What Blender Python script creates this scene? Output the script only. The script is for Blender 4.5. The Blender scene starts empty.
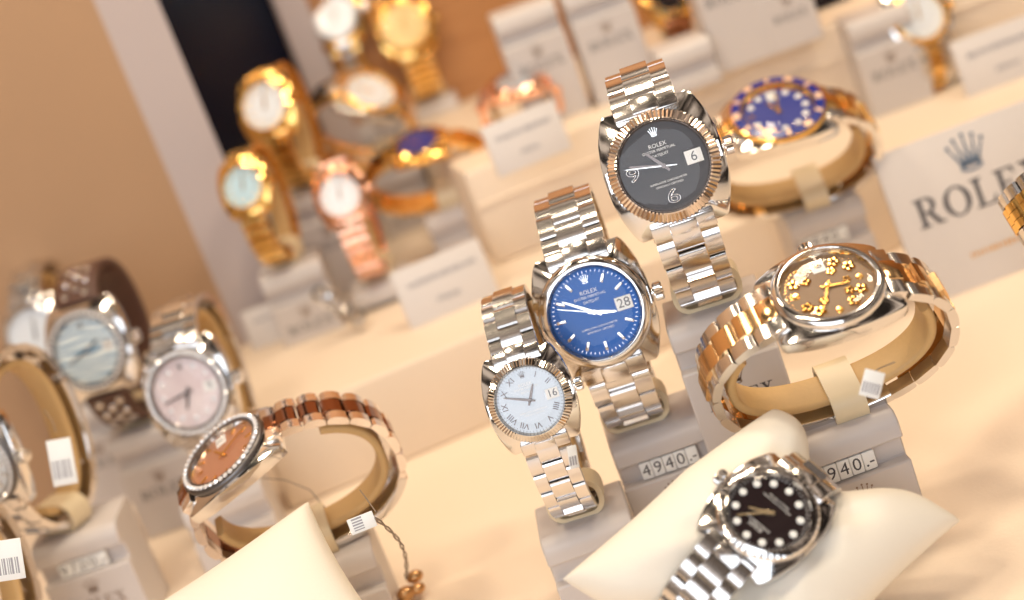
import bpy, bmesh, math, random
from mathutils import Vector, Matrix, Euler
random.seed(7)
PI = math.pi
S = bpy.context.scene
COL = S.collection
MM = 0.001

# ------------------------------------------------------------------ camera
H = 0.25; PITCH = math.radians(17); YAW = math.radians(8); ROLL = math.radians(20.5); FPX = 1700.0
F = Vector((math.sin(YAW)*math.cos(PITCH), math.cos(YAW)*math.cos(PITCH), -math.sin(PITCH)))
R0 = Vector((math.cos(YAW), -math.sin(YAW), 0)); U0 = R0.cross(F)
CR = math.cos(ROLL)*R0 - math.sin(ROLL)*U0
CU = math.sin(ROLL)*R0 + math.cos(ROLL)*U0
CB = -F
CAMROT = Matrix((CR, CU, CB)).transposed()
EYE = Vector((0, 0, H))
cam_d = bpy.data.cameras.new('camera'); cam = bpy.data.objects.new('camera', cam_d); COL.objects.link(cam)
cam.matrix_world = Matrix.Translation(EYE) @ CAMROT.to_4x4()
cam_d.sensor_width = 36; cam_d.lens = FPX/1024*36; cam_d.clip_start = 0.01; cam_d.clip_end = 50
cam_d.dof.use_dof = True; cam_d.dof.focus_distance = 0.498; cam_d.dof.aperture_fstop = 6.8
S.camera = cam

def P(px, py, d):
    """the place seen at a pixel at depth d"""
    return EYE + CAMROT @ (Vector(((px-512)/FPX, (300-py)/FPX, -1))*d)
def G(px, py, z):
    """where the line of sight through a pixel meets the level z"""
    v = CAMROT @ Vector(((px-512)/FPX, (300-py)/FPX, -1))
    return EYE + v*((z-H)/v.z)
def dirw(v): return (CAMROT @ Vector(v)).normalized()

# ------------------------------------------------------------------ materials
MATS = {}
def mat(name, col, rough=.5, metal=0, **k):
    if name in MATS: return MATS[name]
    m = bpy.data.materials.new(name); m.use_nodes = True
    nt = m.node_tree; b = nt.nodes['Principled BSDF']
    b.inputs['Base Color'].default_value = (*col, 1); b.inputs['Roughness'].default_value = rough
    b.inputs['Metallic'].default_value = metal
    if k.get('coat'): b.inputs['Coat Weight'].default_value = k['coat']; b.inputs['Coat Roughness'].default_value = .05
    if k.get('sss'):
        b.inputs['Subsurface Weight'].default_value = k['sss']; b.inputs['Subsurface Scale'].default_value = .004
        b.inputs['Subsurface Radius'].default_value = (1, .6, .35)
    if k.get('spec') is not None: b.inputs['Specular IOR Level'].default_value = k['spec']
    if k.get('noise'):
        sc, amt, bump = k['noise']
        tc = nt.nodes.new('ShaderNodeTexCoord'); n = nt.nodes.new('ShaderNodeTexNoise'); n.inputs['Scale'].default_value = sc
        n.inputs['Detail'].default_value = 6
        nt.links.new(tc.outputs['Object'], n.inputs['Vector'])
        mx = nt.nodes.new('ShaderNodeMix'); mx.data_type = 'RGBA'
        mx.inputs[6].default_value = (*[c*(1-amt) for c in col], 1); mx.inputs[7].default_value = (*[min(1, c*(1+amt)) for c in col], 1)
        nt.links.new(n.outputs['Fac'], mx.inputs[0]); nt.links.new(mx.outputs[2], b.inputs['Base Color'])
        if bump:
            bp = nt.nodes.new('ShaderNodeBump'); bp.inputs['Strength'].default_value = bump; bp.inputs['Distance'].default_value = .0003
            nt.links.new(n.outputs['Fac'], bp.inputs['Height']); nt.links.new(bp.outputs[0], b.inputs['Normal'])
    MATS[name] = m; return m
def brushed(name, col, rough, axis_scale=(40, 900, 40), bump=.06):
    m = mat(name, col, rough, 1); nt = m.node_tree; b = nt.nodes['Principled BSDF']
    tc = nt.nodes.new('ShaderNodeTexCoord'); mp = nt.nodes.new('ShaderNodeMapping'); mp.inputs['Scale'].default_value = axis_scale
    n = nt.nodes.new('ShaderNodeTexNoise'); n.inputs['Scale'].default_value = 20
    nt.links.new(tc.outputs['Object'], mp.inputs[0]); nt.links.new(mp.outputs[0], n.inputs['Vector'])
    bp = nt.nodes.new('ShaderNodeBump'); bp.inputs['Strength'].default_value = bump; bp.inputs['Distance'].default_value = .0002
    nt.links.new(n.outputs['Fac'], bp.inputs['Height']); nt.links.new(bp.outputs[0], b.inputs['Normal'])
    return m
def dial_mat(name, c1, c2, rough=.3, metal=.5, kind='sun', coat=.5):
    if name in MATS: return MATS[name]
    m = mat(name, c1, rough, metal, coat=coat); nt = m.node_tree; b = nt.nodes['Principled BSDF']
    tc = nt.nodes.new('ShaderNodeTexCoord'); ramp = nt.nodes.new('ShaderNodeValToRGB')
    ramp.color_ramp.elements[0].color = (*c1, 1); ramp.color_ramp.elements[1].color = (*c2, 1)
    if kind == 'sun':
        g = nt.nodes.new('ShaderNodeTexGradient'); g.gradient_type = 'RADIAL'
        mm = nt.nodes.new('ShaderNodeMath'); mm.operation = 'MULTIPLY'; mm.inputs[1].default_value = 70
        n = nt.nodes.new('ShaderNodeTexNoise'); n.noise_dimensions = '1D'; n.inputs['Scale'].default_value = 3
        nt.links.new(tc.outputs['Object'], g.inputs[0]); nt.links.new(g.outputs['Fac'], mm.inputs[0]); nt.links.new(mm.outputs[0], n.inputs['W'])
        nt.links.new(n.outputs['Fac'], ramp.inputs[0])
        b.inputs['Anisotropic'].default_value = .0
    elif kind == 'zebra':
        mp = nt.nodes.new('ShaderNodeMapping'); mp.inputs['Rotation'].default_value = (0, 0, .25); mp.inputs['Scale'].default_value = (.35, 1, 1)
        w = nt.nodes.new('ShaderNodeTexWave'); w.bands_direction = 'Y'; w.inputs['Scale'].default_value = 95; w.inputs['Distortion'].default_value = 7
        w.inputs['Detail'].default_value = 1; w.inputs['Detail Scale'].default_value = 1.2
        nt.links.new(tc.outputs['Object'], mp.inputs[0]); nt.links.new(mp.outputs[0], w.inputs[0]); nt.links.new(w.outputs['Fac'], ramp.inputs[0])
        ramp.color_ramp.elements[0].position = .3; ramp.color_ramp.elements[1].position = .55
    else:
        n = nt.nodes.new('ShaderNodeTexNoise'); n.inputs['Scale'].default_value = 70; n.inputs['Detail'].default_value = 2
        nt.links.new(tc.outputs['Object'], n.inputs['Vector']); nt.links.new(n.outputs['Fac'], ramp.inputs[0])
        ramp.color_ramp.elements[0].position = .35; ramp.color_ramp.elements[1].position = .65
    nt.links.new(ramp.outputs[0], b.inputs['Base Color'])
    return m
STEEL = mat('polished steel', (.80, .78, .76), .10, 1)
STEELB = brushed('brushed steel', (.76, .73, .71), .17, bump=.012)
GOLD = mat('polished yellow gold', (.95, .58, .18), .12, 1)
GOLDB = brushed('brushed yellow gold', (.95, .60, .22), .2, bump=.012)
ROSE = mat('polished rose gold', (.90, .52, .36), .12, 1)
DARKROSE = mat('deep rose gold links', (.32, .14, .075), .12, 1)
WHITE = mat('white enamel', (.85, .85, .84), .35)
LUME = mat('luminous white paint', (.9, .92, .9), .4)
INK = mat('grey printing ink', (.07, .07, .085), .5)
INK2 = mat('faint grey printing ink', (.35, .34, .37), .5)
GOLDINK = mat('gold printing ink', (.75, .42, .14), .4, .3)
BLUEINK = mat('blue grey foil ink', (.16, .24, .36), .3, .4)
BRONZE = mat('bronze foil ink', (.28, .20, .15), .35, .5)
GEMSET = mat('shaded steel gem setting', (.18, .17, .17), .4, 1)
DIAM = mat('cut diamond', (.95, .96, 1), .06, .35)
STAND = mat('pale grey acrylic', (.60, .555, .535), .38, 0, spec=.4)
SLOT = mat('grey acrylic slot', (.50, .47, .455), .5)
CARD = mat('white card', (.70, .66, .64), .6, noise=(300, .02, 0))
CUFF = mat('beige leather cuff', (.60, .39, .17), .5, noise=(900, .05, .25))
CUFFC = mat('cream plastic clip', (.74, .62, .42), .35)
PILLOW = mat('cream satin cloth', (.86, .82, .73), .55, noise=(1500, .02, .25))
FLOOR = mat('cream leatherette', (.88, .745, .60), .5, noise=(700, .03, .35))
FLOOR2 = mat('cream leatherette step', (.82, .69, .55), .5, noise=(700, .03, .3))
WALLM = mat('tan painted plaster', (.42, .26, .15), .7, noise=(14, .05, .05))
POST = mat('mauve grey painted post', (.49, .42, .41), .6)
NAVY = mat('navy gloss panel', (.006, .010, .035), .25)
WOOD = mat('orange brown wood', (.50, .24, .09), .5)
BROWN = mat('brown leather', (.10, .045, .03), .45, noise=(1200, .3, .5))
BROWNIN = mat('tan leather lining', (.45, .26, .13), .6)
TILE = mat('white price tile', (.86, .87, .86), .35)
RED = mat('red enamel', (.6, .03, .02), .4)
BLUEB = mat('blue ceramic', (.012, .025, .25), .25, 0, coat=.2)
PALEGOLD = mat('pale gold enamel', (.92, .62, .40), .45, .3)
BLACK = mat('black lacquer', (.01, .01, .012), .3)
THREAD = mat('grey thread', (.25, .2, .16), .6)
BRASS = mat('brass seal', (.6, .35, .16), .3, 1)
def glass():
    m = bpy.data.materials.new('sapphire crystal'); m.use_nodes = True; nt = m.node_tree
    nt.nodes.remove(nt.nodes['Principled BSDF']); out = nt.nodes['Material Output']
    lw = nt.nodes.new('ShaderNodeLayerWeight'); lw.inputs[0].default_value = .5
    pw_ = nt.nodes.new('ShaderNodeMath'); pw_.operation = 'POWER'; pw_.inputs[1].default_value = 4
    ma = nt.nodes.new('ShaderNodeMath'); ma.operation = 'MULTIPLY_ADD'; ma.inputs[1].default_value = .8; ma.inputs[2].default_value = .022
    nt.links.new(lw.outputs['Facing'], pw_.inputs[0]); nt.links.new(pw_.outputs[0], ma.inputs[0])
    t = nt.nodes.new('ShaderNodeBsdfTransparent'); g = nt.nodes.new('ShaderNodeBsdfGlossy'); g.inputs['Roughness'].default_value = .02
    mx = nt.nodes.new('ShaderNodeMixShader')
    nt.links.new(ma.outputs[0], mx.inputs[0]); nt.links.new(t.outputs[0], mx.inputs[1]); nt.links.new(g.outputs[0], mx.inputs[2]); nt.links.new(mx.outputs[0], out.inputs[0])
    return m
GLASS = glass()
# streaks along the wood
nt = WOOD.node_tree; tc = nt.nodes.new('ShaderNodeTexCoord'); mp = nt.nodes.new('ShaderNodeMapping'); mp.inputs['Scale'].default_value = (4, 4, 60)
nz = nt.nodes.new('ShaderNodeTexNoise'); nz.inputs['Scale'].default_value = 3; rp = nt.nodes.new('ShaderNodeValToRGB')
rp.color_ramp.elements[0].color = (.30, .12, .04, 1); rp.color_ramp.elements[1].color = (.55, .27, .10, 1)
nt.links.new(tc.outputs['Object'], mp.inputs[0]); nt.links.new(mp.outputs[0], nz.inputs[0]); nt.links.new(nz.outputs['Fac'], rp.inputs[0])
nt.links.new(rp.outputs[0], nt.nodes['Principled BSDF'].inputs['Base Color'])

# ------------------------------------------------------------------ mesh helpers
def new_obj(name, data, parent=None, M=None):
    o = bpy.data.objects.new(name, data); COL.objects.link(o)
    if parent is not None: o.parent = parent
    if M is not None: o.matrix_local = M
    return o
def mesh_from(bm, mats, smooth=True, angle=35):
    bmesh.ops.recalc_face_normals(bm, faces=bm.faces)
    me = bpy.data.meshes.new('m')
    lim = math.radians(angle)
    for f in bm.faces: f.smooth = smooth
    if smooth:
        for e in bm.edges:
            if len(e.link_faces) == 2 and e.calc_face_angle(0) > lim: e.smooth = False
    bm.to_mesh(me); bm.free()
    for m in mats: me.materials.append(m)
    return me
def box(bm, c, s, bev=0, mi=0, rot=None, seg=2):
    r = bmesh.ops.create_cube(bm, size=1); vs = r['verts']
    M = Matrix.Translation(c) @ (rot.to_4x4() if rot is not None else Matrix.Identity(4)) @ Matrix.Diagonal((*s, 1))
    bmesh.ops.transform(bm, matrix=M, verts=vs)
    fs = set(f for v in vs for f in v.link_faces)
    for f in fs: f.material_index = mi
    if bev:
        es = list({e for v in vs for e in v.link_edges})
        bmesh.ops.bevel(bm, geom=es, offset=bev, segments=seg, affect='EDGES', profile=.5, clamp_overlap=True, material=-1)
    return vs
def lathe(bm, prof, n=64, mi=0, closed=False, zig=None):
    """prof: list of (r, z)"""
    rings = []
    for i, (r, z) in enumerate(prof):
        if r < 1e-9: rings.append([bm.verts.new((0, 0, z))]*n); continue
        rr = []
        for k in range(n):
            a = 2*PI*k/n; dr = dz = 0
            if zig and i in zig and k % 2: dr, dz = zig[i]
            rr.append(bm.verts.new(((r+dr)*math.cos(a), (r+dr)*math.sin(a), z+dz)))
        rings.append(rr)
    pairs = list(zip(rings[:-1], rings[1:])) + ([(rings[-1], rings[0])] if closed else [])
    for a, b in pairs:
        for k in range(n):
            q = [a[k], a[(k+1) % n], b[(k+1) % n], b[k]]
            u = []
            for v in q:
                if v not in u: u.append(v)
            if len(u) > 2:
                try: bm.faces.new(u).material_index = mi
                except ValueError: pass
def prism(bm, pts, z0, z1, mi=0, axis='z'):
    """pts 2D outline extruded between z0 and z1; axis x: pts are (y,z)"""
    def V(p, t): return (p[0], p[1], t) if axis == 'z' else (t, p[0], p[1])
    a = [bm.verts.new(V(p, z0)) for p in pts]; b = [bm.verts.new(V(p, z1)) for p in pts]
    n = len(pts); fs = [bm.faces.new(a), bm.faces.new(b)]
    for i in range(n): fs.append(bm.faces.new((a[i], a[(i+1) % n], b[(i+1) % n], b[i])))
    for f in fs: f.material_index = mi
    return a+b
def sweep(bm, frames, sect, closed_path=False, mi=0, cap=True):
    """frames: list of Matrix 4x4 (x=width, z=out); sect: closed list of (x,z)"""
    rings = [[bm.verts.new(M @ Vector((x*sx, 0, z))) for x, z in sect] for M, sx in frames]
    n = len(sect); L = len(rings)
    for i in range(L if closed_path else L-1):
        a, b = rings[i], rings[(i+1) % L]
        for k in range(n):
            bm.faces.new((a[k], a[(k+1) % n], b[(k+1) % n], b[k])).material_index = mi
    if not closed_path and cap: bm.faces.new(rings[0]).material_index = mi; bm.faces.new(rings[-1]).material_index = mi
def rrect(w, h, r, n=4):
    pts = []
    for cx, cz, a0 in ((w/2-r, h/2-r, 0), (-w/2+r, h/2-r, 90), (-w/2+r, -h/2+r, 180), (w/2-r, -h/2+r, 270)):
        for k in range(n+1):
            a = math.radians(a0+90*k/n); pts.append((cx+r*math.cos(a), cz+r*math.sin(a)))
    return pts
def xf(bm, vs, M): bmesh.ops.transform(bm, matrix=M, verts=vs)

# text ---------------------------------------------------------------
def text_mesh(txt, size, m, depth=.0, align='CENTER', wire=0):
    c = bpy.data.curves.new('t', 'FONT'); c.body = txt; c.size = size; c.align_x = align; c.align_y = 'CENTER'; c.extrude = depth
    c.resolution_u = 3
    if wire: c.fill_mode = 'NONE'; c.bevel_depth = wire; c.extrude = 0; c.bevel_resolution = 1
    o = bpy.data.objects.new('t', c); COL.objects.link(o); bpy.context.view_layer.update()
    me = bpy.data.meshes.new_from_object(o.evaluated_get(bpy.context.evaluated_depsgraph_get()))
    bpy.data.objects.remove(o); me.materials.clear(); me.materials.append(m); return me
def glyphs(bm, word, h, T=.14, mi=0, extr=.0):
    """serif capitals R O L E X centred on the origin, cap height h, in the XY plane"""
    x0 = 0; pieces = []
    def B(a, b, c, d): pieces.append([(x0+a, b), (x0+c, b), (x0+c, d), (x0+a, d)])
    def Q(*p): pieces.append([(x0+x, y) for x, y in p])
    def arc(cx, cy, rx, ry, ix, iy, a0, a1, n=14):
        for k in range(n):
            t0 = math.radians(a0+(a1-a0)*k/n); t1 = math.radians(a0+(a1-a0)*(k+1)/n)
            Q((cx+rx*math.cos(t0), cy+ry*math.sin(t0)), (cx+rx*math.cos(t1), cy+ry*math.sin(t1)), (cx+ix*math.cos(t1), cy+iy*math.sin(t1)), (cx+ix*math.cos(t0), cy+iy*math.sin(t0)))
    for ch in word:
        s = .06
        if ch == 'R':
            B(.12, 0, .28, 1); B(0, 0, .40, s); B(0, 1-s, .3, 1); B(.28, 1-s, .46, 1); B(.28, .46, .46, .52)
            arc(.44, .73, .29, .27, .13, .21, -90, 90); Q((.36, .48), (.54, .48), (.84, 0), (.64, 0)); B(.62, 0, .94, s); x0 += 1.0
        elif ch == 'O':
            arc(.48, .5, .48, .52, .30, .46, 0, 360, 28); x0 += 1.06
        elif ch == 'L':
            B(.12, 0, .28, 1); B(0, 0, .72, s); B(0, 1-s, .4, 1); Q((.60, s), (.72, s), (.75, .3), (.71, .3)); x0 += .84
        elif ch == 'E':
            B(.12, 0, .28, 1); B(0, 0, .74, s); B(0, 1-s, .70, 1); B(.28, .47, .52, .53); B(.49, .38, .53, .62)
            Q((.60, s), (.74, s), (.78, .3), (.74, .3)); Q((.58, 1-s), (.70, 1-s), (.72, .74), (.68, .74)); x0 += .88
        elif ch == 'X':
            Q((.1, 1), (.3, 1), (.82, 0), (.62, 0)); Q((.66, 1), (.74, 1), (.22, 0), (.14, 0)); B(0, 0, .34, s); B(.5, 0, .92, s); B(0, 1-s, .4, 1); B(.54, 1-s, .88, 1); x0 += .98
    w = x0 - .08
    for p in pieces:
        f = bm.faces.new([bm.verts.new(((x-w/2)*h, (y-.5)*h, 0)) for x, y in p]); f.material_index = mi
def rolex_mesh(h, m):
    key = ('rolex', h, m.name)
    if key not in MATS:
        bm = bmesh.new(); glyphs(bm, 'ROLEX', h); MATS[key] = mesh_from(bm, [m], False)
    return MATS[key]
def coronet_mesh(h, m):
    """five-pronged coronet, height h, flat"""
    key = ('cor', h, m.name)
    if key in MATS: return MATS[key]
    bm = bmesh.new()
    for k, (ang, L) in enumerate(((-31, .86), (-15, .95), (0, 1.0), (15, .95), (31, .86))):
        a = math.radians(ang); bx = (k-2)*.095; tip = (math.sin(a)*L*1.02, .1+math.cos(a)*L*.82)
        bm.faces.new([bm.verts.new((x*h, (y-.5)*h, 0)) for x, y in ((bx-.055, .22), (bx+.055, .22), (tip[0]+.018, tip[1]), (tip[0]-.018, tip[1]))])
        bm.faces.new([bm.verts.new(((tip[0]+.055*math.cos(t*PI/5))*h, (tip[1]+.03+.055*math.sin(t*PI/5)-.5)*h, 0)) for t in range(10)])
    bm.faces.new([bm.verts.new((x*h, (y-.5)*h, 0)) for x, y in ((-.26, .17), (.26, .17), (.30, .34), (.12, .26), (0, .24), (-.12, .26), (-.30, .34))])
    for k in range(16):
        t0, t1 = 2*PI*k/16, 2*PI*(k+1)/16
        bm.faces.new([bm.verts.new((rx*math.cos(t)*h, (.12+ry*math.sin(t)-.5)*h, 0)) for rx, ry, t in ((.30, .10, t0), (.30, .10, t1), (.2, .045, t1), (.2, .045, t0))])
    MATS[key] = mesh_from(bm, [m], False); return MATS[key]

# ------------------------------------------------------------------ tagging
def tag(o, label, cat, group=None, kind=None):
    if label: o['label'] = label
    if cat: o['category'] = cat
    if group: o['group'] = group
    if kind: o['kind'] = kind
    return o
def root(name, M, label, cat, group=None):
    o = bpy.data.objects.new(name, None); COL.objects.link(o); o.empty_display_size = .01; o.matrix_world = M
    return tag(o, label, cat, group)

# ------------------------------------------------------------------ the bracelet's loop
class Loop:
    """closed strap curve in the watch's YZ plane (watch face at z=0 looking +z)"""
    def __init__(s, a=36, b=22, ph=90, R=18, ex=2.3):
        lug = 19.5*R/18; drop = 3.6*R/18
        s.a, s.b, s.ex = a, b, ex
        ph = math.radians(ph); lug = min(lug, a*.86)
        p0 = s._raw(ph); q = s._raw(ph+1e-3); t = (p0[0]-q[0], p0[1]-q[1]); L = math.hypot(*t); t = (t[0]/L, t[1]/L)  # +y direction
        nrm = (-t[1], t[0])
        N = 720; pts = []
        for k in range(N):
            r = s._raw(ph - 2*PI*k/N); d = (r[0]-p0[0], r[1]-p0[1])
            pts.append((d[0]*t[0]+d[1]*t[1], d[0]*nrm[0]+d[1]*nrm[1]))
        i0 = next((k for k in range(N//4) if pts[k][0] >= lug), None)
        if i0 is None: i0 = max(range(N//4), key=lambda k: pts[k][0]) - 4
        i1 = next((k for k in range(N//4) if pts[-k][0] <= -lug), None)
        if i1 is None: i1 = min(range(1, N//4), key=lambda k: pts[-k][0]) - 4
        i1 = N - i1
        z0 = (pts[i0][1]+pts[i1][1])/2
        s.pts = [(y, z - z0 - drop) for y, z in pts[i0:i1+1]]
        s.cum = [0]
        for u, v in zip(s.pts[:-1], s.pts[1:]): s.cum.append(s.cum[-1]+math.hypot(v[0]-u[0], v[1]-u[1]))
        s.L = s.cum[-1]
    def _raw(s, t):
        c, q = math.cos(t), math.sin(t); e = 2/s.ex
        return (s.a*math.copysign(abs(c)**e, c), s.b*math.copysign(abs(q)**e, q))
    def at(s, l):
        l = max(0, min(s.L-1e-6, l)); lo, hi = 0, len(s.cum)-1
        while hi-lo > 1:
            m = (lo+hi)//2
            if s.cum[m] <= l: lo = m
            else: hi = m
        u, v = s.pts[lo], s.pts[hi]; f = (l-s.cum[lo])/max(1e-9, s.cum[hi]-s.cum[lo])
        return (u[0]+(v[0]-u[0])*f, u[1]+(v[1]-u[1])*f)
    def frame(s, l, off=0):
        p = s.at(l); a = s.at(l-1.5); b = s.at(l+1.5); t = Vector((0, b[0]-a[0], b[1]-a[1])).normalized()
        x = Vector((1, 0, 0)); n = x.cross(t)
        M = Matrix((x, t, n)).transposed().to_4x4(); M.translation = Vector((0, p[0], p[1])) + n*off
        return M

LINKS = {}
def link_mesh(style, w, pitch, mA, mB, th=2.8):
    """one row of a bracelet: outer links and a centre link set half a pitch further on"""
    key = (style, round(w, 1), round(pitch, 1), mA.name, mB.name)
    if key in LINKS: return LINKS[key]
    bm = bmesh.new()
    def bar(x, ww, L, y, mi, t=th, top=.7, seg=5):
        # cross-section along the path: domed outside, flat inside
        pts = [(-L/2, -t/2), (L/2, -t/2)]
        for k in range(seg+1):
            a = PI*k/seg; yy = L/2*math.cos(a); pts.append((yy if abs(math.cos(a)) < .99 else math.copysign(L/2, yy), t/2 - top + top*math.sin(a)))
        vs = prism(bm, [(p+y, z) for p, z in pts], x-ww/2, x+ww/2, mi, 'x')
        return vs
    if style == 'oyster':
        for s_ in (-1, 1): bar(s_*w*.36, w*.265, pitch*.95, 0, 0)
        bar(0, w*.44, pitch*.95, pitch*.5, 1, th*1.04)
    elif style == 'jubilee':
        for s_ in (-1, 1): bar(s_*w*.38, w*.23, pitch*.93, 0, 0, th, 1.2)
        for s_ in (-1, 0, 1): bar(s_*w*.167, w*.155, pitch*.93, pitch*.5, 1, th, 1.3)
    else:   # president: three rounded bars per row
        for s_ in (-1, 1): bar(s_*w*.36, w*.26, pitch*.93, 0, 0, th, 1.4)
        bar(0, w*.42, pitch*.93, pitch*.1, 1, th, 1.4)
    bmesh.ops.scale(bm, vec=(MM,)*3, verts=bm.verts)
    LINKS[key] = mesh_from(bm, [mA, mB], True, 25); return LINKS[key]

def sc(M):
    M = M.copy(); M.translation = M.translation*MM; return M

def make_watch(label, M, R=18, loop=None, case=STEEL, bez='fluted', bezm=None, dial=None, marks='stick', markm=None, strap='oyster',
               linkA=STEELB, linkB=STEELB, hands=(10, 10, 45), date=None, detail=2, name='wristwatch', group=None, texts=None, handm=None, secm=None,
               cat='watch', pitch=8.2, clasp=True, coronet=True, tagit=True, head=True):
    k = R/18.0; clasp = clasp and detail == 2
    rt = root(name, M, label, cat, group)
    bezm = bezm or case; markm = markm or case; handm = handm or markm
    seg = 96 if detail == 2 else 48
    # case ---------------------------------------------------------
    if head:
        bm = bmesh.new(); N = seg; Y1 = 20.0
        outl = []
        for i in range(N):
            a = 2*PI*i/N; c, q = math.cos(a), math.sin(a); r = 12
            while r < 30:
                x, y = r*c, r*q
                xs = 18.5 - 4.7*(min(abs(y), Y1)/Y1)**2.4
                if abs(x) > xs or abs(y) > Y1: break
                r += .1
            outl.append((r*c, r*q))
        def zt(y): return -.4 - 2.9*(abs(y)/Y1)**2.2
        def zb(y): return -6.0 - 1.6*(abs(y)/Y1)**2
        rings = []
        rings.append([(15.2*math.cos(2*PI*i/N), 15.2*math.sin(2*PI*i/N), -.1) for i in range(N)])
        rings.append([(x*.955, y*.975, zt(y)+.1) for x, y in outl])
        rings.append([(x*.992, y*.995, zt(y)-.35) for x, y in outl])
        rings.append([(x, y, (zt(y)+zb(y))/2) for x, y in outl])
        rings.append([(x*.97, y*.985, zb(y)) for x, y in outl])
        rings.append([(14.5*math.cos(2*PI*i/N), 14.5*math.sin(2*PI*i/N), -7.4) for i in range(N)])
        rings.append([(13.5*math.cos(2*PI*i/N), 13.5*math.sin(2*PI*i/N), -8.6) for i in range(N)])
        vv = [[bm.verts.new(Vector(p)*k*MM) for p in r] for r in rings]
        for a, b in zip(vv[:-1], vv[1:]):
            for i in range(N): bm.faces.new((a[i], a[(i+1) % N], b[(i+1) % N], b[i]))
        bm.faces.new(vv[-1])
        new_obj('case', mesh_from(bm, [case], True, 28), rt)
        # bezel ----------------------------------------------------
        bm = bmesh.new(); n = 160 if bez == 'fluted' else 96
        if detail < 2: n = 72
        bi = 14.3 if bez == 'smooth' else 13.9
        if bez == 'fluted':
            lathe(bm, [(17.0, -.4), (17.35, .3), (17.1, 1.0), (14.7, 2.5), (14.2, 2.5), (bi, 1.3), (bi, -.2)], n, zig={1: (-.35, -.1), 2: (-.5, -.25), 3: (-.05, -.28)})
        elif bez == 'engine':
            lathe(bm, [(17.0, -.4), (17.3, .3), (16.9, 1.2), (14.9, 2.1), (14.3, 2.2), (bi, 1.3), (bi, -.2)], n, zig={2: (-.25, -.15), 3: (-.05, -.15)})
        elif bez == 'diamond':
            lathe(bm, [(17.3, -.4), (17.5, .4), (17.2, 1.2), (16.7, 1.5), (14.7, 1.8), (14.2, 2.2), (bi, 1.6), (bi, -.2)], n)
        elif bez == 'diver':
            lathe(bm, [(18.6, -.4), (19.2, .2), (19.0, 1.6), (18.2, 2.0), (14.3, 2.6), (bi, 2.0), (bi, -.2)], n, zig={1: (-.4, 0), 2: (-.4, 0)})
        else:
            lathe(bm, [(17.3, -.4), (17.6, .2), (17.4, 1.0), (16.8, 1.9), (15.8, 2.45), (14.8, 2.5), (bi, 1.9), (bi, -.2)], n)
        bmesh.ops.scale(bm, vec=(k*MM,)*3, verts=bm.verts)
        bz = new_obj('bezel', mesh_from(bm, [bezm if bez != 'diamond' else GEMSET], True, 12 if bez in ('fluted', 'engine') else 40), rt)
        if bez == 'diamond':
            bm = bmesh.new(); lathe(bm, [(0, -.4), (.55, -.1), (1.0, .35), (1.0, .5), (.6, .95), (0, 1.0)], 8)
            bmesh.ops.scale(bm, vec=(k*MM,)*3, verts=bm.verts); gm = mesh_from(bm, [DIAM], False)
            nd = 46 if detail == 2 else 34
            for i in range(nd):
                a = 2*PI*i/nd
                o = new_obj('diamond', gm, bz); o.location = Vector((15.75*math.cos(a), 15.75*math.sin(a), 1.62))*k*MM; o.rotation_euler = (0, 0, a)
        if bez == 'diver':
            bm = bmesh.new(); lathe(bm, [(18.1, 2.02), (14.5, 2.62), (14.5, 2.72), (18.1, 2.14)], 72, closed=True)
            bmesh.ops.scale(bm, vec=(k*MM,)*3, verts=bm.verts); new_obj('bezel_insert', mesh_from(bm, [BLUEB]), bz)
            bm = bmesh.new()
            for i in range(12):
                a = math.radians(90-30*i); r_ = Matrix.Rotation(a, 3, 'Z')
                box(bm, r_ @ Vector((16.3, 0, 2.52)), (2.6, 3.4 if i % 2 == 0 else 1.5, .3), 0, 0, r_ @ Matrix.Rotation(.15, 3, 'Y'))
            bmesh.ops.scale(bm, vec=(k*MM,)*3, verts=bm.verts); new_obj('bezel_marking', mesh_from(bm, [PALEGOLD], False), bz)
        # dial -----------------------------------------------------
        bm = bmesh.new(); lathe(bm, [(0, 0), (bi-.05, 0), (bi-.05, -.4)], 64)
        bmesh.ops.scale(bm, vec=(k*MM,)*3, verts=bm.verts); dl = new_obj('dial', mesh_from(bm, [dial]), rt)
        if detail == 2:   # rehaut ring with minute track
            bm = bmesh.new(); lathe(bm, [(bi-.02, .02), (bi-.5, .03), (bi-.05, 1.3)], 96)
            for i in range(60 if marks != '69' else 0):
                a = 2*PI*i/60; r_ = Matrix.Rotation(a, 3, 'Z'); box(bm, r_ @ Vector((12.9, 0, .03)), (.7, .12, .06), 0, 1, r_)
            bmesh.ops.scale(bm, vec=(k*MM,)*3, verts=bm.verts); new_obj('minute_track', mesh_from(bm, [bezm if bez != 'diamond' else case, markm if marks not in ('69',) else bezm], False), dl)
        zm = .22
        def mk(nm, me, x, y, rot=0, z=zm, par=dl, s_=1):
            o = new_obj(nm, me, par); o.location = Vector((x, y, z))*k*MM; o.rotation_euler = (0, 0, rot); o.scale = (s_,)*3; return o
        if marks in ('stick', 'dot', 'big_dot'):
            bm = bmesh.new()
            if marks == 'stick': box(bm, (0, 0, 0), (2.9, .95, .35), .12, 0)
            elif marks == 'dot': lathe(bm, [(0, .35), (.6, .3), (1.0, .05), (1.0, -.2)], 12)
            else: lathe(bm, [(0, .3), (1.15, .25), (1.35, -.2)], 16)
            bmesh.ops.scale(bm, vec=(k*MM,)*3, verts=bm.verts); me = mesh_from(bm, [DIAM if marks == 'dot' else markm if marks == 'stick' else LUME])
            for i in range(12):
                if i == 0 and coronet or (i == 3 and date): continue
                a = math.radians(90-30*i); rr = 10.9 if marks != 'dot' else 10.6
                mk('hour_marker', me, rr*math.cos(a), rr*math.sin(a), a)
        elif marks == 'roman':
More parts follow.
